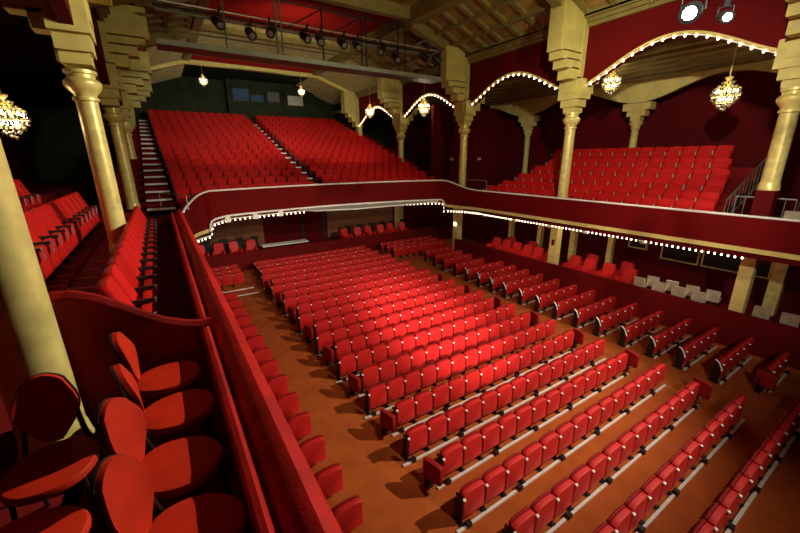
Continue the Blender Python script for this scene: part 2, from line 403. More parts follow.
# pale lit plate projecting under the middle of the circle
b = MB(); b.prism([(5.0, 16.14, 3.82), (5.5, 15.5, 3.82), (7.3, 15.0, 3.82), (11.0, 15.0, 3.82), (12.2, 15.2, 3.82), (11.2, 15.55, 3.82), (9.4, 15.95, 3.82), (7.6, 16.17, 3.82), (6.37, 16.2, 3.82)], (0, 0, .06)); struct(b.build('trim_10', PALE, smooth=False))
# low wall / parapet on the near left
prof = [(.43, 3.42), (.43, 4.36), (.43, 4.46), (.40, 4.535), (.34, 4.565), (.29, 4.55), (.245, 4.515), (.215, 4.47), (.20, 4.43), (.182, 4.45), (.172, 4.50), (.15, 4.522), (.12, 4.512), (.104, 4.46), (.125, 4.36), (.13, 3.42)]
b = MB(); b.prism([(x, -2, z) for x, z in prof], (0, 15.2, 0)); struct(b.build('wall_parapet_left', VELVET))

# square lower pillars at the box fronts
def pillar(x, y, w, z0, z1, m, label, d=None):
    t = empty('square_pillar', (x, y, z0)); tag(t, label, 'pillar')
    q = MB(); q.box(-(d or w)/2, (d or w)/2, -w/2, w/2, 0, z1-z0); q.build('shaft', m, t, smooth=False)
    q = MB(); q.box(-(d or w)/2-.04, (d or w)/2+.04, -w/2-.04, w/2+.04, z1-z0-.10, z1-z0-.02); q.build('capital_moulding', GBAND, t, smooth=False)
    return t
pillar(14.95, 3.26, .34, .78, 3.32, GBAND, 'broad pale gold square pillar rising behind the dado nearest the picture edge')
pl2 = pillar(14.95, 9.98, .36, .78, 3.32, GBAND, 'pale gold square pillar with a small red plate among the red armchairs')
b = MB(); b.box(-.195, -.18, -.07, .07, 1.35, 1.62); o = b.build('plate', WALLR, pl2); o['label'] = 'small red plate on the pillar'
pl3 = pillar(14.95, 16.75, .40, .0, 3.4, GOLD, 'gold square pillar with a round white light at the rear corner of the stalls')
b = MB(); b.lathe([(.09, 0), (.09, .03), (.05, .06)], 16, (-.2, -.0, 2.15), Matrix.Rotation(-PI/2, 4, 'Y')); o = b.build('wall_light', BULBC, pl3); o['label'] = 'round lit white light'
pillar(17.0, 2.9, .34, .78, 3.32, GOLD, 'olive gold square pillar behind the broad pale pillar')
pillar(17.0, 10.35, .26, .78, 3.32, GOLD, 'olive gold slim pillar right of the red plate pillar, at the back of the boxes')
pillar(17.0, 8.5, .22, .78, 3.32, GOLD, 'thin olive gold pillar, second behind the armchairs right of the red plate')
pillar(17.0, 14.3, .24, .78, 3.32, GOLD, 'thin olive gold pillar behind the first red armchairs near the rear corner')
pillar(17.0, 12.3, .24, .78, 3.32, GOLD, 'thin olive gold pillar behind the middle red armchairs')
# window-like gold frames at the back of the right boxes
for n, y0, y1, z0, z1 in (('window_1', 7.6, 8.3, 1.95, 2.9), ('window_2', 5.6, 6.9, 1.7, 2.9), ('window_3', 3.4, 5.4, 1.7, 2.9)):
    q = MB(); q.box(18.3, 18.4, y0, y1, z0, z1); o = struct(q.build(n, BLACK))
    q = MB()
    for a in ((y0-.05, y0, z0-.05, z1+.05), (y1, y1+.05, z0-.05, z1+.05), (y0, y1, z0-.05, z0), (y0, y1, z1, z1+.05)): q.box(18.27, 18.4, *a)
    q.build('frame', GOLD, o)

# ================================================================ COLUMNS
def column(x, y, side, zbase, label, group, bracket=1.0, ztop=11.0, zs=1.0):
    """side: +1 the hall lies towards -x (right-hand columns), -1 the hall lies towards +x"""
    t = empty('gilded_column', (x, y, zbase)); tag(t, label, 'column', group)
    zc = 6.05+1.0*zs-zbase
    q = MB(); q.lathe([(.225, 0), (.225, .08), (.215, .12), (.2, .2)], 24); q.build('base', GOLD, t)
    q = MB(); q.lathe([(.195, .2), (.185, zc)], 24); q.build('shaft', GOLD, t)
    q = MB(); q.lathe([(.19, zc), (.225, zc+.02), (.225, zc+.07), (.19, zc+.09), (.2, zc+.14), (.27, zc+.22), (.31, zc+.30), (.31, zc+.36), (.26, zc+.42), (.23, zc+.44), (.23, zc+.50), (.27, zc+.52), (.27, zc+.58)], 24); q.build('capital', GOLD, t)
    q = MB(); s = -side
    Z = lambda z: min(11.0, 6.05+(z-6.05)*zs)-zbase
    def bx(xa, xb, ya, yb, za, zb):
        xa, xb = sorted((xa*s, xb*s)); q.box(xa, xb, ya, yb, Z(za), Z(zb))
    # core block and its stepped shoulders
    bx(-.24, .24, -.24, .24, 7.63, 8.0)
    bx(-.26, .30, -.34, .34, 7.82, 8.12)
    bx(-.30, .34, -.46, .46, 8.08, 8.74)
    for k, (d, z0, z1) in enumerate(((.36, 8.3, 8.8), (.76, 8.72, 9.08), (1.08, 9.04, 9.34), (1.34, 9.30, 9.58), (1.50, 9.54, ztop))):
        bx(-.05, d, -.27, .27, z0, z1)
    bx(-.30, .3, -.30, .30, 8.8, ztop)
    # towards the gallery
    for d, z0, z1 in ((.55, 8.1, 8.4), (.85, 8.34, 8.8), (1.15, 8.7, 9.6)): bx(-d, 0, -.2, .2, z0, z1)
    o = q.build('stepped_bracket', CREAM, t, smooth=False)
    return t
pos = ['nearest the right edge', 'standing among the right gallery seats', 'at the far end of the right gallery', 'where the circle meets the right arches', 'highest up the circle on the right']
for (y, zb), ps in zip(((3, 5.15), (9, 3.95), (15, 4.05), (21, 5.35), (27, 7.15)), pos):
    if y == 27:
        t = empty('gilded_column', (13.6, y, zb)); tag(t, 'short cream stepped pier '+ps, 'column', 'columns carrying the right arches')
        q = MB(); q.box(-.17, .17, -.2, .2, 0, 1.2); q.build('shaft', CREAM, t, smooth=False)
        q = MB()
        for d, z0, z1 in ((.42, 8.35, 8.75), (.72, 8.7, 9.05), (1.0, 9.0, 9.35), (1.25, 9.3, 10.75)): q.box(-d, .22, -.3, .3, z0-zb, z1-zb)
        q.build('stepped_bracket', CREAM, t, smooth=False)
    else:
        t = column(13.6, y, 1, zb, 'gold column with cream stepped bracket, '+ps, 'columns carrying the right arches')
        if y == 3:
            q = MB(); q.box(-.19, .19, -.19, .19, -1.3, 0); o = q.build('pedestal', WALLR, t, smooth=False); o['label'] = 'dark red square pedestal'
for (y, zb), ps in zip(((3.42, 3.86), (10.3, 4.05), (17.0, 4.3), (23.0, 6.1), (29, 7.8)), ('closest to the camera, in front of the side boxes', 'second along the left gallery', 'third along the left gallery beside the stairs', 'fourth on the left, behind the stepped brackets', 'last on the left by the stairs')):
    column(-1.0, y, -1, zb, 'gold column with stepped bracket, '+ps, 'columns carrying the left arches', zs=1.145)
# second line of columns at the back of the right gallery, with arch beam
for y, l in ((9.02, 'slender cream gold column rising behind the top right gallery row'), (14.95, 'slender cream gold column beside the gallery stair rail')):
    t = empty('gallery_column', (18.52, y, 5.62 if y < 10 else 4.05)); tag(t, l, 'column', 'slender columns behind the right gallery')
    zb = t.location.z; zc = 7.2-zb
    q = MB(); q.lathe([(.16, 0), (.15, zc)], 20); q.build('shaft', CREAM, t)
    q = MB(); q.lathe([(.15, zc), (.2, zc+.03), (.17, zc+.1), (.26, zc+.2), (.28, zc+.28), (.2, zc+.36)], 20); q.build('capital', GOLD, t)
    q = MB(); q.box(-.2, .2, -.2, .2, zc+.36, zc+.6); q.box(-.22, .22, -.38, .38, zc+.55, zc+.85); q.box(-.24, .24, -.58, .58, zc+.8, zc+1.1); q.box(-.14, .14, -.14, .14, zc+1.1, zc+1.75); q.build('stepped_bracket', CREAM, t, smooth=False)
b = MB()
def wave(y): return 8.28 + .74*(.5-.5*math.cos(2*PI*(y-8.95)/6.0))
ys = [-3.2 + k*.3 for k in range(71)]
for ya, yb in zip(ys[:-1], ys[1:]):
    b.prism([(18.2, ya, wave(ya)), (18.2, yb, wave(yb)), (18.2, yb, 9.16), (18.2, ya, 9.16)], (.2, 0, 0))
struct(b.build('trim_11', CREAM, smooth=False))
b = MB()
for x in (14.5, 15.1, 15.7, 16.3, 16.9, 17.5): b.prism([(x, -6, 9.42-.09*(x-14)), (x+.22, -6, 9.40-.09*(x-14)), (x+.22, -6, 9.75-.05*(x-14)), (x, -6, 9.75-.05*(x-14))], (0, 23.5, 0))
struct(b.build('trim_12', RIB, smooth=False))
# dark rail line half way up the gallery wall
b = MB(); b.box(19.3, 19.4, 10, 17.6, 7.2, 7.32); b.box(19.3, 19.4, 10, 17.6, 6.95, 7.0); struct(b.build('trim_13', FRONT))

b = MB(); b.box(-6.6, -6.5, -2, 24, 7.7, 7.82); b.box(-6.6, -6.5, -2, 24, 7.35, 7.42); struct(b.build('trim_14', FRONT))
b = MB(); b.box(-6.6, -6.45, 15.2, 16.6, 4.85, 7.3); struct(b.build('door_3', WALLR))
# ---------------------------------------------------------------- bulb garlands along the arches
def bulb_mesh():
    q = MB(); q.lathe([(.008, .035), (.02, .025), (.024, .0), (.036, -.035), (.022, -.056), (.0005, -.063)], 8)
    o = q.build('bulb', BULB); me = o.data; bpy.data.objects.remove(o); return me
BME = bulb_mesh()
def add_bulbs(parent, pts, sc=1):
    for p in pts:
        o = bpy.data.objects.new('bulb', BME); COL.objects.link(o); o.parent = parent; o.location = p; o.scale = (sc, sc, sc)
def resample(pts, step):
    out = [Vector(pts[0])]; acc = 0
    for a, c in zip(pts[:-1], pts[1:]):
        a, c = Vector(a), Vector(c); L = (c-a).length; pos_ = step-acc
        while pos_ <= L:
            out.append(a+(c-a)*(pos_/L)); pos_ += step
        acc = (acc+L) % step if L else acc
    return out
names = {(3, 9): 'over the gallery bay nearest the right edge', (9, 15): 'over the second bay of the right gallery', (15, 21): 'over the first arch beside the circle', (21, 27): 'over the far arch beside the circle', (-3, 3): 'cut by the right edge of the view'}
for a, c in zip(COLY[:-1], COLY[1:]):
    ap = arch_pts(a, c, 40)
    t = empty('arch_light_garland', (13.5, (a+c)/2, 8.42)); tag(t, 'wavy moulding lined with white bulbs, '+names[(int(a), int(c))], 'light garland', 'bulb garlands on the right arches')
    loc = Vector((13.5, (a+c)/2, 8.42))
    pts = [Vector((0, y, z))-Vector((0, loc.y, loc.z)) for y, z in ap]
    q = MB(); q.tube([p+Vector((-.02, 0, .06)) for p in pts], .035, 8); q.build('moulding', GBAND, t)
    q = MB(); q.tube([p+Vector((.02, 0, .0)) for p in pts], .02, 6); q.build('cable', TRIM, t)
    if a >= 3: add_bulbs(t, [p+Vector((-.03, 0, -.02)) for p in resample(pts, .29)], .85)
# bulbs hanging under the balcony edges
def garland(path, label, step):
    pts = [Vector(p) for p in path]; t = empty('balcony_light_garland', pts[0]); tag(t, label, 'light garland', 'bulb garlands under the balcony edge')
    loc = pts[0].copy(); pts = [p-loc for p in pts]
    q = MB(); q.tube([p+Vector((0, 0, .05)) for p in pts], .022, 6); q.build('cable', TRIM, t)
    add_bulbs(t, resample(pts, step), .72); return t
garland([(x, y, 3.27) for x, y, z in off(P, -.04, 3)][0:1] and [(13.38, 3.1+k*.5, 3.30) for k in range(21)] + [(13.36, 13.6, 3.30), (13.2, 14.2, 3.30), (12.95, 14.7, 3.30), (12.6, 15.1, 3.30)], 'line of small white bulbs under the right balcony front', .155)
garland([(12.5, 15.12, 3.30), (12.5, 15.14, 3.55), (12.42, 15.17, 3.7)] + [(p[0], p[1]+.05, 3.74) for p in REAR0[1:9]], 'short line of bulbs under the circle front right of the pale plate', .2)
garland([(p[0], p[1]+.05, 3.74) for p in REAR0[13:20]] + [(1.42, 15.18, 3.68), (1.34, 15.16, 3.5), (1.3, 15.14, 3.27), (1.1, 15.0, 3.25), (.6, 14.4, 3.25)], 'line of bulbs stepping down under the left end of the circle front', .2)
# small white spot housings under the balcony edge
for i, (x, y, z, l) in enumerate(((13.45, 13.1, 3.32, 'nearest the rear corner'), (13.45, 11.2, 3.32, 'second from the rear corner'), (13.45, 9.35, 3.32, 'by the red plate pillar'), (13.45, 7.75, 3.32, 'right of the red plate pillar'), (13.45, 5.7, 3.32, 'above the cream chairs'))):
    t = empty('downlight', (x, y, z)); tag(t, 'small pinkish downlight under the right balcony edge, '+l, 'downlight', 'downlights under the right balcony')
    q = MB(); q.lathe([(.10, .0), (.12, -.05), (.09, -.12)], 12); q.build('housing', SATIN, t)
for i, (k, l) in enumerate(((19, 'at the left step'), (17, 'second from the left step'), (15, 'left of the pale plate'), (7, 'right of the pale plate'), (4, 'second right of the pale plate'))):
    p = REAR0[k]
    t = empty('downlight', (p[0], p[1]+.02, 3.8)); tag(t, 'small white box light under the circle front, '+l, 'downlight', 'box lights under the circle front')
    q = MB(); q.box(-.09, .09, -.1, .08, -.12, .12); q.build('housing', TRIM, t)

# ================================================================ SEATS
def arch_outline(w, z0, z1, rise, n=12, e=4.2):
    pts = [(-w/2+.02, z0), (w/2-.02, z0), (w/2, z0+.03)]
    for k in range(n+1):
        c = math.cos(PI*k/n); c = math.copysign(abs(c)**.6, c)
        pts.append((c*w/2, z1 - rise*abs(c)**e))
    pts.append((-w/2, z0+.03))
    return pts
SP = .523
def make_stalls_seat():
    t = empty('stalls_chair', (0,0,0))
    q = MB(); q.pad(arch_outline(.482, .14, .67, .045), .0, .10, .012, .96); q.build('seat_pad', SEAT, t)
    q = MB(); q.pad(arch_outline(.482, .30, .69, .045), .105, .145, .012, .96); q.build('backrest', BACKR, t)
    q = MB(); q.box(-.278, -.246, -.02, .18, .53, .575); q.box(-.272, -.252, .02, .14, .0, .53); a = q.build('armrest', BWOOD, t)
    q = MB(); q.lathe([(.001, -.028), (.026, -.016), (.032, 0), (.024, .016), (.001, .024)], 10, (-.262, -.015, .585)); q.build('armrest_cap', TIP, a)
    q = MB(); q.box(-.282, -.243, .10, .20, .02, .42); q.box(-.30, -.225, -.03, .24, 0, .035); q.build('standard', BLACK, t)
    return t
def proto_copy(proto, loc, rz, label, cat, group):
    c = copy_tree(proto); c.location = loc; c.rotation_euler = (0, 0, rz); tag(c, label, cat, group); return c

# rows: (y, list of x, label maker)
YK = [.94, 1.745, 2.56, 3.40, 4.25, 5.05, 5.90, 6.75, 7.60, 8.49, 9.37, 10.22, 11.13, 12.03, 13.0, 13.93, 14.87, 15.8, 16.75, 17.65]
slots = []      # (depth, loc, label, group)
rails = []
flaps = []
for k, y in enumerate(YK):
    B = k % 2 == 0
    x0, n = (3.66, 13) if B else (3.40, 14)
    if k == 0: n = 16
    xs = [x0 + SP*(i+.5) for i in range(n)]
    vis = []
    for i, x in enumerate(xs):
        if in_frame((x, y, .4), 24, 24):
            slots.append((rake(x, y), 'red tip-up seat, %s from the right end, %s centre row from the front' % (ORD[n-i], ORD[k+1]), 'seats of the centre stalls block')); vis.append(x)
    if vis: rails.append((vis[0]-.3-.12, vis[-1]+.3, y, 'white metal floor strip under the %s centre row of stalls seats' % ORD[k+1]))
    if B and k > 1: flaps.append((x0-.10, y, 'left', k))
    if B and k > 1 and k < 16: flaps.append((x0+n*SP+.10, y, 'right', k))
# right block
RB = [(1.75, 12.75), (2.6, 12.10), (3.45, 12.08), (4.23, 12.08), (5.07, 12.06), (5.94, 12.07), (6.76, 12.08), (7.62, 12.08), (8.45, 12.1), (9.35, 12.16), (10.27, 12.2), (11.13, 12.26), (12.0, 12.3), (12.9, 12.36), (13.9, 12.44), (15.0, 12.55), (16.0, 12.7), (17.1, 12.9)]
for k, (y, x0) in enumerate(RB):
    n = 5 if k < 14 else 4
    if k == 0: n = 3
    vis = []
    for i in range(n):
        x = x0 + .515*(i+.5)
        if in_frame((x, y, .4), 24, 24):
            slots.append((rake(x, y), 'red tip-up seat, %s from the aisle, %s short right-hand row from the front' % (ORD[i+1], ORD[k+1]), 'seats of the right stalls block')); vis.append(x)
    if vis: rails.append((vis[0]-.28, vis[-1]+.3, y, 'pale floor strip under the %s short right-hand row of stalls seats' % ORD[k+1]))
# single seats seen beside the left aisle
for k, y in enumerate(YK[3:18]):
    slots.append((rake(1.97-SP*.5, y), 'red tip-up seat at the left aisle edge below the parapet, %s from the front' % ORD[k+1], 'seats at the left aisle edge'))
# rows behind the cross aisle
rear_slots = []
for k, y in enumerate((18.75, 19.55, 20.35)):
    for x0, n in ((1.2, 3), (3.6, 13), (11.6, 8)):
        for i in range(n): rear_slots.append(rake(x0+SP*(i+.5), y))
slots.sort(key=lambda s: project(s[0])[2])
stall = make_stalls_seat()
# rows' end standards: an extra arm where a row has no neighbour to the right
IND = slots[:300]; REST = [s[0] for s in slots[300:]] + rear_slots
first = True
for loc, label, group in IND:
    if first: c = stall; c.location = loc; tag(c, label, 'theatre seat', group); first = False
    else: proto_copy(stall, loc, 0, label, 'theatre seat', group)
def bake(proto, locs, name, rz=0):
    bm = bmesh.new(); mats = []
    def walk(o):
        r = [o] if o.type == 'MESH' else []
        for ch in o.children: r += walk(ch)
        return r
    base = [(o.data, o.data.materials[0]) for o in walk(proto)]
    for me, m in base:
        if m not in mats: mats.append(m)
    for L in locs:
        T = Matrix.Translation(L) @ Matrix.Rotation(rz, 4, 'Z')
        for me, m in base:
            n0 = len(bm.verts); nf = len(bm.faces)
            bm.from_mesh(me); bm.verts.ensure_lookup_table(); bm.faces.ensure_lookup_table()
            for v in bm.verts[n0:]: v.co = T @ v.co
            for f_ in bm.faces[nf:]: f_.material_index = mats.index(m)
    me = bpy.data.meshes.new(name); bm.to_mesh(me); bm.free()
    for m in mats: me.materials.append(m)
    o = bpy.data.objects.new(name, me); COL.objects.link(o); return o
o = bake(stall, REST, 'rear_stalls_seating'); tag(o, 'mass of small red tip-up seats in the rearmost stalls rows before the back dado', 'theatre seating', kind='stuff')
# floor strips
for x0, x1, y, l in rails:
    (x0, _, _), (x1, y, zf) = rake(x0, y), rake(x1, y)
    t = empty('floor_strip', ((x0+x1)/2, y-.05, zf)); tag(t, l, 'floor strip', 'floor strips under the stalls rows')
    h = (x1-x0)/2
    q = MB(); q.box(-h, h, -.026, .026, .0, .03); q.build('strip', WHITE, t, smooth=False)
    if y < 12:
        x = -h+.25
        while x < h:
            q = MB(); q.box(x-.05, x+.05, -.045, .045, .0, .085); q.build('bracket_foot', BLACK, t, smooth=False); x += 1.31
# folding end seats
def make_flap(s):
    t = empty('folding_aisle_chair', (0,0,0))
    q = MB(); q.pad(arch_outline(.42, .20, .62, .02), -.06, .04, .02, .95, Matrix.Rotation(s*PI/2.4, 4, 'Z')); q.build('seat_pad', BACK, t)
    q = MB(); q.box(-.09, .09, .02, .14, .0, .2); q.tube([(0, .1, .15), (0, .12, .42)], .03, 8); q.build('bracket', BLACK, t)
    q = MB(); q.box(-.05, .05, -.06, -.02, .12, .16); q.build('hinge', STEEL, t)
    return t
FL, FR = make_flap(-1), make_flap(1); used = {'left': False, 'right': False}
for x, y, s, k in flaps:
    if not in_frame((x, y, .4), 10, 10): continue
    pr_ = FL if s == 'left' else FR
    if used[s]: c = copy_tree(pr_)
    else: c = pr_; used[s] = True
    c.location = rake(x-(.12 if s == 'left' else -.12), y+.02)
    tag(c, 'dark red folding end seat, %s end of the %s centre row from the front' % (s, ORD[k+1]), 'folding seat', 'folding seats at the ends of the rows')
c = copy_tree(FR); c.location = (12.5, 1.8, 0); tag(c, 'dark red folding end seat beside the front short right-hand row', 'folding seat', 'folding seats at the ends of the rows')
# curved aisle end panels of the right block
q0 = None
for k, (y, x0) in enumerate(RB[1:14]):
    if q0 is None:
        t = empty('row_end_panel', (0,0,0))
        q = MB(); pr2 = [(.02, .0), (.14, .0), (.15, .4), (.19, .66), (.16, .685), (.08, .62), (.01, .48), (-.01, .3)]
        q.prism([(-.02, yy, z) for yy, z in pr2], (.04, 0, 0)); q.build('panel', BLACK, t, smooth=False)
        q = MB(); q.tube([(0, -.02, .42), (0, .01, .50), (0, .08, .625), (0, .17, .685)], .022, 8); q.build('arm_edge', TIP, t)
        q0 = t; c = t
    else: c = copy_tree(q0)
    c.location = rake(x0-.06, y); tag(c, 'black row end panel with white edge, %s short right-hand row from the front' % ORD[k+2], 'seat row end', 'end panels of the right stalls rows')
# white step edges in the left aisle
for i, (x0, x1, y) in enumerate(((1.3, 2.9, 17.35), (2.0, 2.95, 16.6))):
    q = MB(); q.box(x0, x1, y-.035, y+.035, .20, .275-.02*i); tag(q.build('step_edge', WHITE), 'white step edge across the left aisle, %s one' % ('further and longer', 'nearer and shorter')[i], 'step edge', 'white step edges in the left aisle')

# ---------------------------------------------------------------- circle seats
def make_circle_seat():
    q = MB(); q.pad(arch_outline(.46, .16, .58, .05), .0, .09, .02, .95); q.pad(arch_outline(.47, .35, .83, .05), .11, .20, .03, .95)
    q.mi = 1; q.box(-.27, -.24, .0, .2, .0, .60)
    o = q.build('circle_chair', [CSEAT, BLACK]); return o
cs = make_circle_seat(); cme = cs.data
cslots = []
for j in range(NT):
    y = Y0+j*TY+.35; z = Z0+j*TZ
    for blk, xa, xb in (('left', .42-.025*j, 6.10), ('right', 6.80, 13.25)):
        n = int(round((xb-xa)/.51)); sp = (xb-xa)/n
        for i in range(n):
            cslots.append(((xa+sp*(i+.5), y, z), j, blk, i))
cslots.sort(key=lambda s: project(s[0])[2])
rest = []
cnt = 0
for loc, j, blk, i in cslots:
    if cnt >= 300: rest.append(loc); continue
    if cnt == 0: o = cs
    else: o = cs.copy(); COL.objects.link(o)
    cnt += 1; o.location = loc
    tag(o, 'small red seat, %s right of the %s, %s row up in the circle' % (ORD[i+1], 'left stairs' if blk == 'left' else 'centre stairs', ORD[j+1]), 'circle seat', 'seats of the %s circle block' % blk)
bm_o = bake(cs, rest, 'upper_circle_seating') if rest else None
if bm_o:
    bm_o.data.materials.clear(); bm_o.data.materials.append(CSEAT)
    tag(bm_o, 'mass of small red seats in the topmost rows of the circle under the back wall', 'theatre seating', kind='stuff')
# stairs of the circle
def stairs(name, label, xs0, xs1, ysA, ysB, zoff):
    t = empty(name, (0,0,0)); tag(t, label, 'staircase', 'stairs of the circle')
    body = MB(); n = 17*2
    for k in range(n):
        y = Y0+k*TY/2; z = Z0 + k*TZ/2
        f_ = k/(n-1); xa = xs0[0]+(xs0[1]-xs0[0])*f_; xb = xs1[0]+(xs1[1]-xs1[0])*f_
        body.box(xa, xb, y, y+TY/2, z-.2, z+.10)
    body.build('treads', REDCARPET, t, smooth=False)
    for k in range(0, n, 2):
        y = Y0+k*TY/2; z = Z0 + k*TZ/2
        f_ = k/(n-1); xa = xs0[0]+(xs0[1]-xs0[0])*f_; xb = xs1[0]+(xs1[1]-xs1[0])*f_
        q = MB(); q.box(xa, xb, y-.03, y+.05, z+.04, z+.112); q.build('nosing', WHITE, t, smooth=False)
    return t
stairs('circle_staircase', 'steep red stairs with white nosings at the left side of the circle', (-.58, -.52), (.34, -.02), 0, 0, 0)
stairs('circle_staircase', 'narrow stairs with white nosings up the middle of the circle', (6.16, 6.16), (6.74, 6.74), 0, 0, 0)

# ---------------------------------------------------------------- gallery seats (taller fauteuils)
def make_gallery_seat():
    t = empty('gallery_chair', (0,0,0))
    q = MB(); q.pad(arch_outline(.50, .14, .64, .05), .0, .10, .025, .93); q.build('seat_pad', GSEAT, t)
    mt = Matrix.Translation((0, .17, .45)) @ Matrix.Rotation(math.radians(-20), 4, 'X') @ Matrix.Translation((0, -.17, -.45))
    q = MB(); q.pad(arch_outline(.53, .45, 1.10, .05), .13, .24, .03, .94, mt); q.build('backrest', GSEAT, t)
    q = MB(); q.box(-.295, -.255, -.04, .26, .60, .65); q.box(-.29, -.26, .02, .2, .0, .60); a = q.build('armrest', BWOOD, t)
    q = MB(); q.box(-.295, -.255, -.06, -.038, .46, .65); q.build('armrest_front', STEEL, a)
    return t
gs = make_gallery_seat(); gfirst = True
def put_gallery(loc, rz, label, group):
    global gfirst
    if gfirst: c = gs; c.location = loc; c.rotation_euler = (0,0,rz); tag(c, label, 'gallery seat', group); gfirst = False
    else: proto_copy(gs, loc, rz, label, 'gallery seat', group)
def make_side_seat():
    t = empty('gallery_chair', (0,0,0))
    q = MB(); q.pad(arch_outline(.50, .14, .62, .04), .0, .10, .025, .95); q.build('seat_pad', GSEAT, t)
    mt = Matrix.Translation((0, .17, .35)) @ Matrix.Rotation(math.radians(-12), 4, 'X') @ Matrix.Translation((0, -.17, -.35))
    q = MB(); q.pad(arch_outline(.52, .35, .80, .04), .12, .20, .03, .95, mt); q.build('backrest', GSEAT, t)
    q = MB(); q.box(-.285, -.255, -.03, .2, .57, .61); q.box(-.28, -.26, .02, .14, .0, .57); a = q.build('armrest', BWOOD, t)
    q = MB(); q.box(-.285, -.255, -.05, -.028, .44, .61); q.build('armrest_front', SATIN, a)
    return t
side = make_side_seat(); sfirst = True
for i, (x, z) in enumerate(GROW):
    ya = (4.3, 4.45, 4.6, 4.75, 5.0, 5.25)[i]; n = (18, 17, 16, 15, 14, 14)[i]
    for k in range(n):
        l = 'red seat, %s from the right end, %s row up in the right gallery' % (ORD[k+1], ORD[i+1])
        if sfirst: c = side; sfirst = False
        else: c = copy_tree(side)
        c.location = (x, ya+.54*(k+.5), z); c.rotation_euler = (0, 0, -PI/2); tag(c, l, 'gallery seat', 'seats of the right gallery')
for k in range(15):
    put_gallery((-.35, 5.25+.60*k, 3.65), PI/2, 'red seat in the front row along the left parapet, %s beyond the velvet partition' % ORD[k+1], 'front row seats of the left gallery')
for k in range(16):
    put_gallery((-1.74, 4.7+.62*k, 4.12), PI/2, 'red tip-up seat in the second left gallery row, %s from the near end' % ORD[k+1], 'second row seats of the left gallery')
for k in range(14):
    put_gallery((-3.0, 6.4+.62*k, 4.50), PI/2, 'red seat in the third left gallery row, %s from the near end' % ORD[k+1], 'third row seats of the left gallery')

# ---------------------------------------------------------------- loose chairs in the near box
def make_chair():
    t = empty('padded_chair', (0,0,0))     # faces -y
    out = []
    for k in range(28):
        a = 2*PI*k/28; x = .215*math.cos(a)*(1 if math.sin(a) < 0 else .95); yv = .235*math.sin(a)
        x = math.copysign(abs(math.cos(a))**.8, math.cos(a))*.215
        out.append((x, yv))
    q = MB(); rings = []
    for k, z in ((.93, .44), (1, .452), (1, .475), (.95, .492), (.7, .50)):
        rings.append([q.bm.verts.new((x*k, y*k, z)) for x, y in out])
    for A, B in zip(rings[:-1], rings[1:]):
        for i in range(28): q.f([A[i], A[(i+1) % 28], B[(i+1) % 28], B[i]])
    q.f(rings[0][::-1]); q.f(rings[-1]); q.build('seat', CHAIR, t)
    # curved back: a bowed sheet, wide at the shoulder and narrow at the foot
    def sheet(y_in, y_out, m, name, gx=0):
        q = MB(); nx, nz = 10, 8; F, Bk = [], []
        for j in range(nz+1):
            v = j/nz; z = .52+.42*v; wd = (.035+.115*math.sin(min(1, v/.62)*PI/2))*(1 if v < .68 else 1-(v-.68)*1.1)+gx
            rowF, rowB = [], []
            for i in range(nx+1):
                u = 2*i/nx-1; x = u*wd; zz = z - .05*v*u*u
                yb = .215+.07*v - .30*x*x/.22
                rowF.append(q.bm.verts.new((x, yb+y_in, zz))); rowB.append(q.bm.verts.new((x, yb+y_out, zz)))
            F.append(rowF); Bk.append(rowB)
        for j in range(nz):
            for i in range(nx):
                q.f([F[j][i], F[j][i+1], F[j+1][i+1], F[j+1][i]]); q.f([Bk[j][i], Bk[j+1][i], Bk[j+1][i+1], Bk[j][i+1]])
        for j in range(nz):
            q.f([F[j][0], F[j+1][0], Bk[j+1][0], Bk[j][0]]); q.f([F[j][nx], Bk[j][nx], Bk[j+1][nx], F[j+1][nx]])
        for i in range(nx):
            q.f([F[0][i], Bk[0][i], Bk[0][i+1], F[0][i+1]]); q.f([F[nz][i], F[nz][i+1], Bk[nz][i+1], Bk[nz][i]])
        return q.build(name, m, t)
    sheet(-.025, .004, CHAIR, 'back_pad'); sheet(.005, .022, BWOOD, 'back_shell', .008)
    for s in (-1, 1):
        q = MB(); q.tube([(s*.16, .30, .0), (s*.165, .25, .3), (s*.15, .20, .46), (s*.13, .235, .62), (s*.12, .26, .75)], .013, 8); q.build('leg', BWOOD, t)
        q = MB(); q.tube([(s*.17, -.19, .0), (s*.15, -.15, .44)], .013, 8); q.build('leg', BWOOD, t)
    q = MB(); q.tube([(.16*math.cos(2*PI*k/16), .165*math.sin(2*PI*k/16), .425) for k in range(16)], .014, 8, closed=True); q.build('seat_ring', BWOOD, t)
    return t
ch = make_chair()
spots = [(-.20, 3.24, 3.86, 86, 'loose red padded chair against the velvet partition, furthest of the near box'),
         (-.15, 2.72, 3.86, 97, 'loose red padded chair with its curved back edge-on, second from the partition'),
         (-.18, 2.16, 3.86, 66, 'loose red padded chair with a broad lit back, third from the partition'),
         (-.14, 1.64, 3.86, 66, 'loose red padded chair with a large lit back at the bottom edge, nearest the parapet'),
         (-.80, 2.54, 3.86, 2, 'dark red padded chair in shade before the nearest gold column'),
         (-.80, 1.98, 3.86, 75, 'dark red padded chair in the bottom left corner'),
         (-1.42, 2.66, 3.86, 2, 'dark red chair cut by the left edge beside the nearest gold column')]
for i, (x, y, z, a, l) in enumerate(spots):
    c = ch if i == 0 else copy_tree(ch)
    c.location = (x, y, z); c.rotation_euler = (0, 0, math.radians(a)); tag(c, l, 'chair', 'loose chairs in the near box')
c = copy_tree(ch); c.location = (-.16, 4.15, 3.65); c.rotation_euler = (0,0,math.radians(82)); tag(c, 'loose red chair whose back rises just beyond the velvet partition', 'chair', 'loose chairs in the near box')
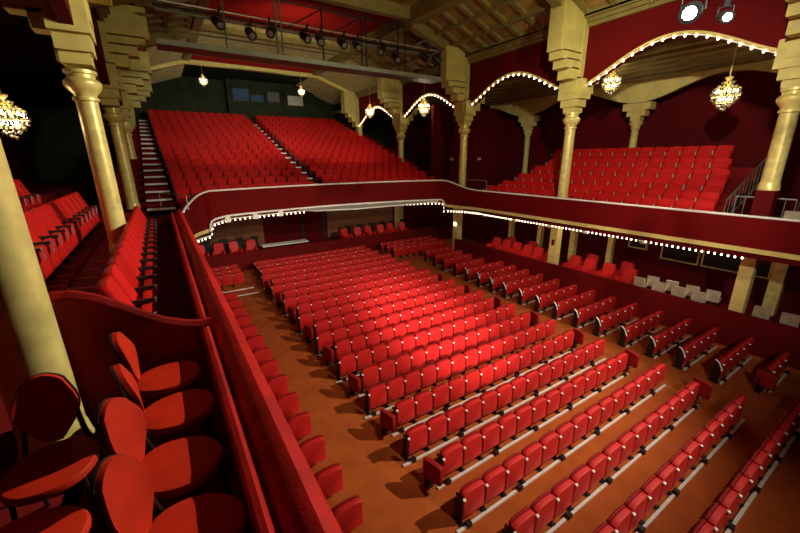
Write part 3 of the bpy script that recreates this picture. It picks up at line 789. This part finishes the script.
# velvet partition with a drooping top edge
q = MB(); top = []
KEY = [(-.84, 5.07), (-.72, 5.06), (-.58, 5.00), (-.44, 4.90), (-.30, 4.79), (-.15, 4.69), (0, 4.625), (.10, 4.60), (.19, 4.60)]
for (xa, za), (xb, zb) in zip(KEY[:-1], KEY[1:]):
    for k in range(3): top.append((xa+(xb-xa)*k/3, za+(zb-za)*k/3))
top.append(KEY[-1])
rings = []
for x, z in top:
    zf = 3.66 if x < .06 else z-.045
    rings.append([q.bm.verts.new(p) for p in ((x, 3.60, zf), (x, 3.60, z-.05), (x, 3.575, z-.02), (x, 3.595, z+.02), (x, 3.635, z+.025), (x, 3.67, z-.01), (x, 3.65, z-.05), (x, 3.65, zf))])
for A, B in zip(rings[:-1], rings[1:]):
    for i in range(8): q.f([A[i], A[(i+1) % 8], B[(i+1) % 8], B[i]])
q.f(rings[0][::-1]); q.f(rings[-1])
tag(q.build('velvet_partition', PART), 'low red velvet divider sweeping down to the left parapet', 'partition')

# ================================================================ RAILINGS, SIGNS
def railing(name, pts, h, label, group, nb=14, m=BLACK, gate=False):
    t = empty(name, pts[0]); tag(t, label, 'railing', group); o0 = Vector(pts[0]); pts = [Vector(p)-o0 for p in pts]
    q = MB(); q.tube([p+Vector((0,0,h)) for p in pts], .022, 8); q.tube([p+Vector((0,0,.12)) for p in pts], .014, 6); q.build('handrail', m, t)
    q = MB()
    for a, c in zip(pts[:-1], pts[1:]):
        for k in range(nb+1):
            p = a+(c-a)*k/nb; q.tube([p, p+Vector((0,0,h))], .010, 6)
    q.build('balusters', m, t)
    return t
railing('stair_railing', [(14.9, 14.6, 4.05), (17.9, 14.6, 5.4)], .85, 'dark sloping railing of the stairs at the far end of the right gallery', 'gallery railings')
railing('stair_railing', [(18.1, 13.2, 5.62), (19.2, 13.2, 6.2)], .85, 'dark railing climbing behind the top gallery row towards the wall', 'gallery railings', 6)
railing('stair_railing', [(14.3, 4.0, 3.85), (17.9, 4.0, 5.45)], .9, 'dark metal railing beside the right end of the gallery rows', 'gallery railings', 12, GREY)
railing('stair_railing', [(14.7, 3.9, 3.85), (14.7, 2.6, 3.85)], 1.0, 'bright metal guard rail before the column nearest the right edge', 'gallery railings', 6, STEEL)
railing('stair_railing', [(16.8, 2.9, 4.0), (16.8, -.5, 4.0)], 1.0, 'dark grid railing behind the column nearest the right edge', 'gallery railings', 14, GREY)
# thin guard hoops on the balcony front
for i, (x0, y0, x1, y1, z, l) in enumerate(((13.38, 13.0, 13.0, 14.9, 4.5, 'thin steel guard hoop on the balcony corner by the far right column'), (.62, 13.6, -.1, 15.2, 4.5, 'thin steel guard hoop at the foot of the left circle stairs'))):
    t = empty('guard_hoop', (x0, y0, z)); tag(t, l, 'guard rail')
    q = MB(); q.tube([(0,0,0), (0,0,.42), (.0,.05,.46), ((x1-x0), (y1-y0)-.05, .46), (x1-x0, y1-y0, .42), (x1-x0, y1-y0, 0)], .014, 8); q.build('hoop', STEEL, t)
for y, l in ((17.3, 'left'), (15.7, 'middle'), (14.2, 'right')):
    pass
for x, l in ((15.0, 'furthest left'), (16.1, 'in the middle'), (17.3, 'furthest right')):
    t = empty('exit_sign', (x, 17.58, 5.95)); tag(t, 'tiny white lit sign on the dark gallery end wall, '+l, 'sign', 'lit signs on the gallery end wall')
    q = MB(); q.box(-.14, .14, -.03, .02, -.06, .06); q.build('panel', TIP, t, smooth=False)
    q = MB()
    q.box(-.10, -.085, -.034, -.028, -.035, .035); q.box(-.085, -.055, -.034, -.028, .022, .035); q.box(-.085, -.06, -.034, -.028, -.006, .006); q.box(-.085, -.055, -.034, -.028, -.035, -.022)
    for s in (-1, 1): q.prism([(-.035, -.034, -.035*s), (-.02, -.034, -.035*s), (.01, -.034, .035*s), (-.005, -.034, .035*s)], (0, .006, 0))
    q.box(.028, .042, -.034, -.028, -.035, .035); q.box(.06, .115, -.034, -.028, .022, .035); q.box(.08, .095, -.034, -.028, -.035, .022)
    q.build('lettering', BLACK, t, smooth=False)

# ================================================================ BOX ARMCHAIRS (behind the dado)
def make_arm(m):
    t = empty('box_armchair', (0,0,0))       # faces -y
    q = MB(); q.pad([(-.24, .0), (.24, .0), (.26, .05), (.26, .34), (.22, .40), (-.22, .40), (-.26, .34), (-.26, .05)], -.26, .20, .05, .94); q.build('seat', m, t)
    mt = Matrix.Translation((0, .2, .3)) @ Matrix.Rotation(math.radians(-14), 4, 'X') @ Matrix.Translation((0, -.2, -.3))
    q = MB(); q.pad(arch_outline(.58, .1, .98, .10), .16, .32, .05, .92, mt); q.build('backrest', m, t)
    for s in (-1, 1):
        q = MB(); q.pad([(s*.30-.05, .0), (s*.30+.05, .0), (s*.30+.06, .5), (s*.30+.03, .58), (s*.30-.03, .58), (s*.30-.06, .5)], -.28, .22, .05, .9); q.build('arm', m, t)
    return t
ARM = make_arm(SEAT); af = True
def put_arm(loc, rz, label, group):
    global af
    if af: c = ARM; af = False; c.location = loc; c.rotation_euler = (0,0,rz); tag(c, label, 'armchair', group)
    else: c = proto_copy(ARM, loc, rz, label, 'armchair', group)
    c.scale = (.88, .9, .95)
    return c
gr = [13.75, 12.3, 10.95, 8.95, 7.4, 7.25]
wh = ['closest to the rear corner', 'second from the rear corner', 'just left of the red plate pillar', 'just right of the red plate pillar', 'before the gold window frames', 'next to the cream chairs']
for g, (y, l) in enumerate(zip(gr, wh)):
    if g != 5: put_arm((15.25, y+.30, .78), -PI/2, 'red box armchair, dado-side left one of the group '+l, 'armchairs in the right boxes')
    if g != 4: put_arm((15.25, y-.40, .78), -PI/2, 'red box armchair, dado-side right one of the group '+l, 'armchairs in the right boxes')
    if g != 5: put_arm((16.05, y-.05, .78), -PI/2, 'red box armchair standing behind the group '+l, 'armchairs in the right boxes')
for k in range(10):
    x = 1.2+k*.82 if k < 4 else 9.4+(k-4)*.86
    side = 'left of the white table' if k < 4 else 'right of the dark doorway'
    put_arm((x, 20.95, .85), .15*(-1)**k, 'dim red armchair behind the rear dado, %s %s' % (ORD[(k if k < 4 else k-4)+1], side), 'armchairs in the rear boxes')
# dark panels between the rear boxes
for k in range(10):
    x = 1.55+k*.82 if k < 4 else 9.85+(k-4)*.86
    q = MB(); q.box(x-.2, x+.2, 21.7, 21.76, .85, 1.85); side = 'left of the white table' if k < 4 else 'right of the dark doorway'
    tag(q.build('box_screen', BLACK), 'small black screen behind the rear armchairs, %s %s' % (ORD[(k if k < 4 else k-4)+1], side), 'screen', 'dark screens in the rear boxes')
# long white-clothed table at the rear
t = empty('buffet_table', (5.5, 20.9, .85)); tag(t, 'long white-topped table behind the rear dado', 'table')
q = MB(); q.box(-1.3, 1.3, -.3, .3, .50, .56); q.build('tablecloth', CLOTH, t, smooth=False)
for sx in (-1, 1):
    for sy in (-1, 1):
        q = MB(); q.box(sx*1.2-.03, sx*1.2+.03, sy*.25-.03, sy*.25+.03, 0, .50); q.build('leg', BLACK, t, smooth=False)
# cream chairs by the right pillar
def make_cream():
    t = empty('cream_chair', (0,0,0))
    mt = Matrix.Rotation(math.radians(-8), 4, 'X')
    q = MB(); q.pad([(-.2, .42), (.2, .42), (.22, .46), (.22, .84), (.2, .87), (-.2, .87), (-.22, .84), (-.22, .46)], .18, .24, .02, .95, mt); q.build('backrest', SATIN, t)
    q = MB(); q.box(-.22, .22, -.22, .2, .40, .46); q.build('seat', SATIN, t)
    for sx in (-1, 1):
        for sy in (-1, 1):
            q = MB(); q.tube([(sx*.19, sy*.19, 0), (sx*.18, sy*.18, .40)], .018, 8); q.build('leg', BWOOD, t)
    return t
CC = make_cream(); cf = True
lab = ['furthest left, front one of the first pair', 'back one of the first pair', 'front one of the second pair', 'back one of the second pair', 'front one of the third pair', 'back one of the third pair', 'back one left of the broad pillar', 'front one left of the broad pillar', 'just right of the broad gold pillar', 'nearest the right edge']
for i, (x, y) in enumerate(((15.2, 6.22), (15.72, 5.98), (15.2, 5.58), (15.72, 5.34), (15.2, 4.94), (15.72, 4.70), (15.72, 4.10), (15.2, 4.34), (15.2, 2.72), (15.2, 2.1))):
    c = CC if cf else copy_tree(CC); cf = False
    c.location = (x, y, .80); c.scale = (.90, .90, .95); c.rotation_euler = (0,0,PI/2+.15); tag(c, 'cream satin-backed chair behind the dado, '+lab[i], 'chair', 'cream chairs in the right boxes')
c = copy_tree(CC); c.location = (13.78, 2.42, 3.85); c.rotation_euler = (0,0,PI/2+.2); c.scale = (.85,.85,.98); tag(c, 'cream-backed chair at the foot of the gold column nearest the right edge', 'chair')
put_gallery((14.2, 1.9, 3.75), -PI/2, 'single red seat at the right edge of the picture beyond the column', 'seats of the right gallery')

# ================================================================ CHANDELIERS
def make_chandelier(r=.30, h=.75):
    t = empty('chandelier', (0,0,0))
    q = MB()
    q.lathe([(.03, h*.46), (.06, h*.5), (.09, h*.58), (.02, h*.6)], 10)
    for z, rr in ((h*.42, r*.38), (h*.22, r*.9), (0, r*.95), (-h*.2, r*.6)):
        q.tube([(rr*math.cos(2*PI*k/18), rr*math.sin(2*PI*k/18), z) for k in range(18)], .012, 6, closed=True)
        for k in range(6):
            a = 2*PI*k/6; q.tube([(0, 0, h*.4), (rr*math.cos(a), rr*math.sin(a), z)], .008, 5)
    q.build('frame', GOLD, t)
    q = MB(); rnd = random.Random(3)
    for z, rr, n in ((h*.42, r*.40, 10), (h*.30, r*.62, 14), (h*.18, r*.9, 20), (h*.05, r*1.0, 22), (-h*.08, r*.9, 20), (-h*.2, r*.68, 16), (-h*.32, r*.42, 10), (-h*.42, r*.16, 5)):
        for k in range(n):
            a = 2*PI*(k+.5*rnd.random())/n; c = Vector((rr*math.cos(a), rr*math.sin(a), z+.03*(rnd.random()-.5))); s = .028
            v = [q.bm.verts.new(c+Vector(d)*s) for d in ((0,0,1.0),(1,0,0),(0,1,0),(-1,0,0),(0,-1,0),(0,0,-2.0))]
            for i in range(4): q.f([v[0], v[1+i], v[1+(i+1) % 4]]); q.f([v[5], v[1+(i+1) % 4], v[1+i]])
    q.build('crystals', CRYSTAL, t, smooth=False)
    for k in range(12):
        a = 2*PI*k/12; rr = r*(.7 if k % 2 else .42); z = h*(.12 if k % 2 else -.12)
        q = MB(); q.lathe([(.003, z-.015), (.02, z), (.024, z+.02), (.013, z+.05), (.002, z+.065)], 8, (rr*math.cos(a), rr*math.sin(a), 0)); q.build('bulb', BULBC, t)
    return t
CH = make_chandelier(); cf = True
for loc, sc, l in (((15.5, 5.0, 7.85), 1.25, 'crystal chandelier hanging under the gallery arch nearest the right edge'),
                   ((15.3, 8.62, 8.75), 1.15, 'crystal chandelier tucked under the arch right of the second gallery column'),
                   ((13.22, 18.0, 8.72), 1.25, 'bright crystal chandelier in the first arch beside the circle'),
                   ((13.22, 24.4, 9.15), 1.15, 'small bright chandelier in the far arch beside the circle'),
                   ((-2.35, 10.8, 6.85), 1.05, 'crystal chandelier over the left gallery at the picture edge'),
                   ((3.2, 27.1, 10.62), .85, 'small pendant chandelier left over the circle rows'),
                   ((9.3, 27.1, 10.5), .85, 'small pendant chandelier right over the circle rows')):
    c = CH if cf else copy_tree(CH); cf = False
    c.location = loc; c.scale = (sc, sc, sc); tag(c, l, 'chandelier', 'crystal chandeliers')
    zt = {15.5: 9.6, 15.3: 9.6, 13.22: 10.5, -2.35: 9.56}.get(loc[0], 11.55)
    q = MB(); q.tube([(0, 0, .43), (0, 0, (zt-loc[2])/sc)], .014, 8); q.build('rod', GOLD, c)
    point('chandelier_glow', (loc[0], loc[1], loc[2]-.02), 30 if loc[0] > 0 else 40, .2)

# ================================================================ GANTRY AND LANTERNS
GY = 15.1
t = empty('lighting_gantry', (XC, GY, 9.6)); tag(t, 'steel lighting gantry spanning the house above the circle front', 'gantry')
def G(x, y, z): return (x-XC, y-GY, z-9.6)
q = MB(); q.box(.62-XC, 12.15-XC, 0, .8, -.03, .02); q.build('deck', GREY, t, smooth=False)
q = MB(); q.box(.62-XC, 12.15-XC, -.03, .0, -.02, .13); q.build('kick_board', KICK, t, smooth=False)
for xs in (2.69, 4.43, 4.62, 6.21, 7.9, 8.12, 9.7, 10.04, 11.3, 12.05):
    q = MB(); q.tube([G(xs, GY+.05, 9.6), G(xs, GY+.05, 11.7)], .035, 8); q.build('post', GREY if xs in (2.69, 4.62, 4.43) else BLACK, t)
for z, r, y, m in ((10.55, .045, 0, GREY), (10.82, .03, .05, STEEL), (10.9, .04, .75, BLACK), (11.5, .03, .05, BLACK), (10.2, .02, .75, GREY)):
    q = MB(); q.tube([G(.7, GY+y, z), G(12.1, GY+y, z)], r, 8); q.build('pipe', m, t)
for xa, xb in ((6.21, 7.9), (8.12, 9.7), (10.04, 11.3), (4.62, 6.21)):
    q = MB(); q.tube([G(xa, GY+.05, 10.55), G(xb, GY+.05, 11.5)], .025, 6); q.build('brace', BLACK, t)
def make_lantern(lens=LENSD, body=BLACK, L=.42, r=.15):
    t = empty('stage_lantern', (0,0,0))          # points to -y
    Rm = Matrix.Rotation(PI/2, 4, 'X')
    q = MB(); q.lathe([(r*.5, -L*.5), (r*.85, -L*.42), (r, -L*.2), (r, L*.5), (r*1.08, L*.52), (r*1.08, L*.6), (r*.9, L*.6)], 18, (0,0,0), Rm); q.build('housing', body, t)
    q = MB(); q.lathe([(r*.88, L*.56), (r*.6, L*.615), (r*.05, L*.63)], 18, (0,0,0), Rm); q.build('lens', lens, t)
    q = MB(); q.tube([(-r*1.15, 0, 0), (-r*1.15, 0, r*1.6), (r*1.15, 0, r*1.6), (r*1.15, 0, 0)], .014, 6); q.build('yoke', BLACK, t)
    q = MB(); q.box(-.03, .03, -.03, .03, r*1.6, r*1.6+.2); q.build('clamp', BLACK, t)
    return t
LN = make_lantern(); cf = True
for i, (x, z, a) in enumerate(((2.43, 10.42, 20), (3.45, 10.25, 5), (4.2, 10.42, -30), (5.4, 10.42, 15), (6.0, 10.40, -10), (6.9, 10.42, 10), (7.55, 10.42, 0), (8.75, 10.42, -50), (9.4, 10.2, 0), (10.9, 10.42, 60), (11.6, 10.42, 70))):
    c = LN if cf else copy_tree(LN); cf = False
    c.location = (x, GY-.18, z); c.rotation_euler = (math.radians(35), 0, math.radians(a))
    tag(c, 'black stage lantern hanging on the lighting gantry, %s from the left' % ORD[i+1], 'stage light', 'lanterns on the gantry')
# lit lanterns close to the camera at top right
LB = mat('dark_green_lantern_paint', (.004, .008, .006), .5, .3, noise=.3, nscale=5)
for i, (loc, aim, lens, r, l) in enumerate((((6.60, 2.72, 7.97), (-.3, .6, 5.6), LENS, .09, 'brightly lit lantern hanging at the top right, larger glowing lens'),
                                           ((7.05, 2.50, 7.92), (1.2, -.6, 6.0), LENS, .055, 'lit lantern with a smaller glowing lens, right of the brightest one'),
                                           ((6.12, 3.05, 8.22), (-1, 2, 7.2), LENS, .075, 'lantern cut by the top edge, left of the brightest one'))):
    t = make_lantern(lens, LB, .5, r*1.3)
    t.location = loc; d = (Vector(aim)-Vector(loc)).normalized(); t.rotation_euler = d.to_track_quat('-Y', 'Z').to_euler(); tag(t, l, 'stage light', 'lit lanterns over the house')
t = empty('lantern_bar', (6.7, 2.8, 8.62)); tag(t, 'dark pipe carrying the lit lanterns along the top edge', 'pipe')
q = MB(); q.tube([(-1.6, 1.1, 0), (2.0, -1.4, 0)], .04, 8); q.build('pipe', BLACK, t)

# ---------------------------------------------------------------- projection booth
t = empty('projection_booth', (8.6, 31.9, 9.3)); tag(t, 'dark green control booth with small windows at the top of the circle', 'booth')
q = MB(); q.box(-3.4, 3.3, -.3, .5, -.9, 3.2); q.build('body', GREEN, t, smooth=False)
for i, (x0, x1, z0, z1, m, l) in enumerate(((5.6, 6.68, 10.3, 11.1, GLASS, None), (6.9, 7.75, 10.3, 10.75, GLASS, None), (8.1, 9.0, 10.35, 11.05, LENSD, 'window with a projector behind it'), (9.65, 10.9, 10.2, 10.9, PALE, 'pale covered window'))):
    q = MB(); q.box(x0-8.6, x1-8.6, -.33, -.29, z0-9.3, z1-9.3); wdw = q.build('window', m, t, smooth=False)
    if l: wdw['label'] = l
    q = MB()
    for a in ((x0-.05, x0, z0-.05, z1+.05), (x1, x1+.05, z0-.05, z1+.05), (x0, x1, z0-.05, z0), (x0, x1, z1, z1+.05)): q.box(a[0]-8.6, a[1]-8.6, -.36, -.29, a[2]-9.3, a[3]-9.3)
    q.build('window_frame', BLACK, wdw, smooth=False)
